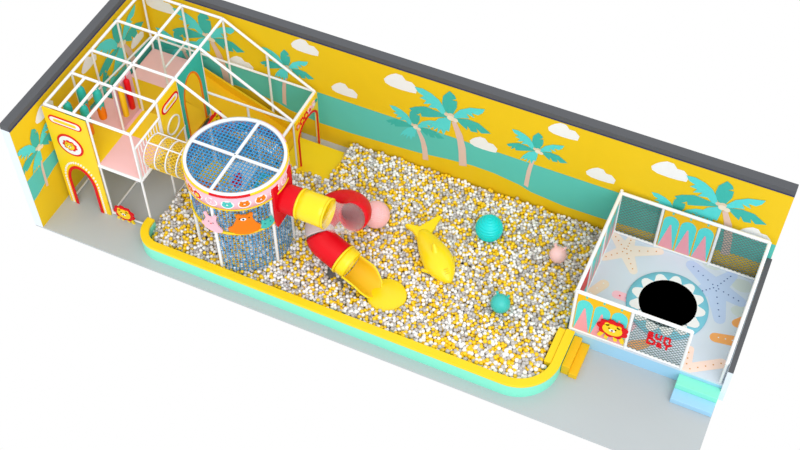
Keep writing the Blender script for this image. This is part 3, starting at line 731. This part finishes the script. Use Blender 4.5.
# tail: two flukes
mb = MB(); ct = axis0
T1, T2 = Vector((7.16,-1.86,.46)), Vector((7.78,-1.32,.46))
side = [ct+u*-.16+d*.1, ct+(T1-ct)*.55-d*.0+Vector((.02,-.06,0)), T1, T1+Vector((.05,.06,0)), ct-d*.16+Vector((0,0,0)), T2+Vector((-.08,-.02,0)), T2, ct+(T2-ct)*.5+Vector((.09,0,0)), ct+u*.16+d*.1]
side = [Vector((q.x,q.y,0)) for q in side]
nn = len(side); vs_ = [q+Vector((0,0,.45)) for q in side]+[q+Vector((0,0,.56)) for q in side]
mb.add(vs_, [tuple(range(nn-1,-1,-1)), tuple(range(nn,2*nn))]+[(i,(i+1)%nn,nn+(i+1)%nn,nn+i) for i in range(nn)], 'yellow_plastic')
mb.build('tail_fin', FS, bevel=.03)
c = axis0+(axis1-axis0)*.50-u*.02
MB().bar(c+Vector((0,0,.20)), c-d*.10+Vector((0,0,.36)), .085, 'yellow_plastic', 14, True, .03).build('dorsal_fin', FS, bevel=.01)
for s in (-1, 1):
    c = axis0+(axis1-axis0)*.66+u*s*.25; q = c+u*s*.13-d*.10-Vector((0,0,.08))
    MB().bar(c-Vector((0,0,.05)), q, .07, 'yellow_plastic', 12, True, .03).build('side_fin', FS)
c = axis0+(axis1-axis0)*.84
mb = MB()
for k in range(3):
    cc = c+d*(.04*k)+Vector((0,0,.178-.022*k)); mb.bar(cc-u*.05, cc+u*.05, .006, 'yellow_deep', 6)
mb.build('mouth_lines', FS)

# ------------------------------------------------------------------ pit balls
def inpit(x, y):
    if x > 11.06 or y > -.05: return False
    if y < -4.27: return False
    # rounded corners inside the rim
    if x < 2.64 and y < -3.96 and math.hypot(x-2.64, y+3.96) > .31: return False
    if x > 10.40 and y < -3.62 and math.hypot(x-10.40, y+3.62) > .65: return False
    lo = 2.22+.08*noise(Vector((0, y*5, 0)))+(max(0, y+2.9)*.35)
    if y > -1.9: lo = max(lo, 3.9)
    if x < lo: return False
    if 3.8 < x < 5.07 and y > -1.22-.12*noise(Vector((x*6, 1, 0))): return False
    if x < 5.03 and y > -1.2: return False
    if x > 10.91 and -3.72 < y < -2.78: return False
    return True
def lvl(x, y):
    e = min(1, (x-2.15)/.5)
    return .10+.16*max(0, e)+.035*noise(Vector((x*1.4, y*1.4, 3)))
objs = [((6.50,-1.85,.52),.29),((8.80,-1.20,.52),.285),((10.34,-1.24,.5),.18),((9.71,-2.85,.48),.2)]
rb = .045
def segd(x, y, ax=6.42, ay=-3.33, bx=7.36, by=-3.52):
    t = max(0, min(1, ((x-ax)*(bx-ax)+(y-ay)*(by-ay))/((bx-ax)**2+(by-ay)**2))); return math.hypot(x-ax-t*(bx-ax), y-ay-t*(by-ay))
balls = []
pz = .079; row = 0; y = -4.27
while y < 0:
    x = 2.15+(pz/2 if row % 2 else 0)
    while x < 11.05:
        for layer in (0, 1, 2):
            xx = x+random.uniform(-.022,.022)+(pz/2)*(layer == 1); yy = y+random.uniform(-.022,.022)+(layer == 1)*pz*.5
            if layer == 2 and random.random() > .30: continue
            if not inpit(xx, yy): continue
            zz = lvl(xx, yy)+(-.055 if layer == 1 else 0)+(.06 if layer == 2 else 0)+random.uniform(-.012,.012)
            zz = max(zz, rb+.002)
            if any(math.dist((xx,yy,zz), c) < r_+rb*.8 for c, r_ in objs): continue
            if zz > .2 and segd(xx, yy) < .31: continue
            if math.hypot(xx-7.49, yy+3.46) < .44 and zz > .15: continue
            balls.append((xx, yy, zz, random.choices((0,1,2),(.39,.27,.34))[0]))
        x += pz
    y += pz*.87; row += 1
camp = Vector(co.location)
def key(b): return (Vector(b[:3])-camp).length
vis = sorted([b for b in balls], key=key)
# the nearest 300 lying on the surface
top = []
for b in vis:
    if b[2] > lvl(b[0], b[1])-.02: top.append(b)
    if len(top) == 300: break
topset = set(top)
t_ = (1+5**.5)/2
import bmesh
bmx = bmesh.new(); bmesh.ops.create_icosphere(bmx, subdivisions=1, radius=rb)
iv = [v.co.copy() for v in bmx.verts]; ifc = [tuple(v.index for v in f.verts) for f in bmx.faces]; bmx.free()
bm2 = bmesh.new(); bmesh.ops.create_icosphere(bm2, subdivisions=3, radius=rb)
mn = ['ball_white','ball_grey','ball_yellow']
bmesh_data = []
for k in range(3):
    me = bpy.data.meshes.new('pit_ball'); bm2.to_mesh(me); me.materials.append(MT[mn[k]])
    for p in me.polygons: p.use_smooth = True
    bmesh_data.append(me)
bm2.free()
labs = ['small white plastic ball among those nearest the front right rim curve',
        'small pale grey plastic ball among those nearest the front right rim curve',
        'small yellow plastic ball among those nearest the front right rim curve']
grp = ['white balls nearest the front right curve', 'grey balls nearest the front right curve', 'yellow balls nearest the front right curve']
for x, y, z, k in top:
    o = bpy.data.objects.new('pit_ball', bmesh_data[k]); o.location = (x,y,z); C.objects.link(o); tag(o, labs[k], 'ball', grp[k])
rest = [b for b in balls if b not in topset]
nv, nf = len(iv), len(ifc)
V = []; Fc = []; Mi = []
for q, (x, y, z, k) in enumerate(rest):
    V += [(v.x+x, v.y+y, v.z+z) for v in iv]; o_ = q*nv; Fc += [(a+o_, b_+o_, c_+o_) for a, b_, c_ in ifc]; Mi += [k]*nf
me = bpy.data.meshes.new('pit_balls'); me.from_pydata(V, [], Fc)
for m in mn: me.materials.append(MT[m])
me.polygons.foreach_set('material_index', Mi); me.polygons.foreach_set('use_smooth', [True]*len(Fc)); me.update()
o = bpy.data.objects.new('pit_balls', me); C.objects.link(o); tag(o, 'thousands of small white, grey and yellow plastic balls filling the pit', 'balls', kind='stuff')
print('balls', len(balls))
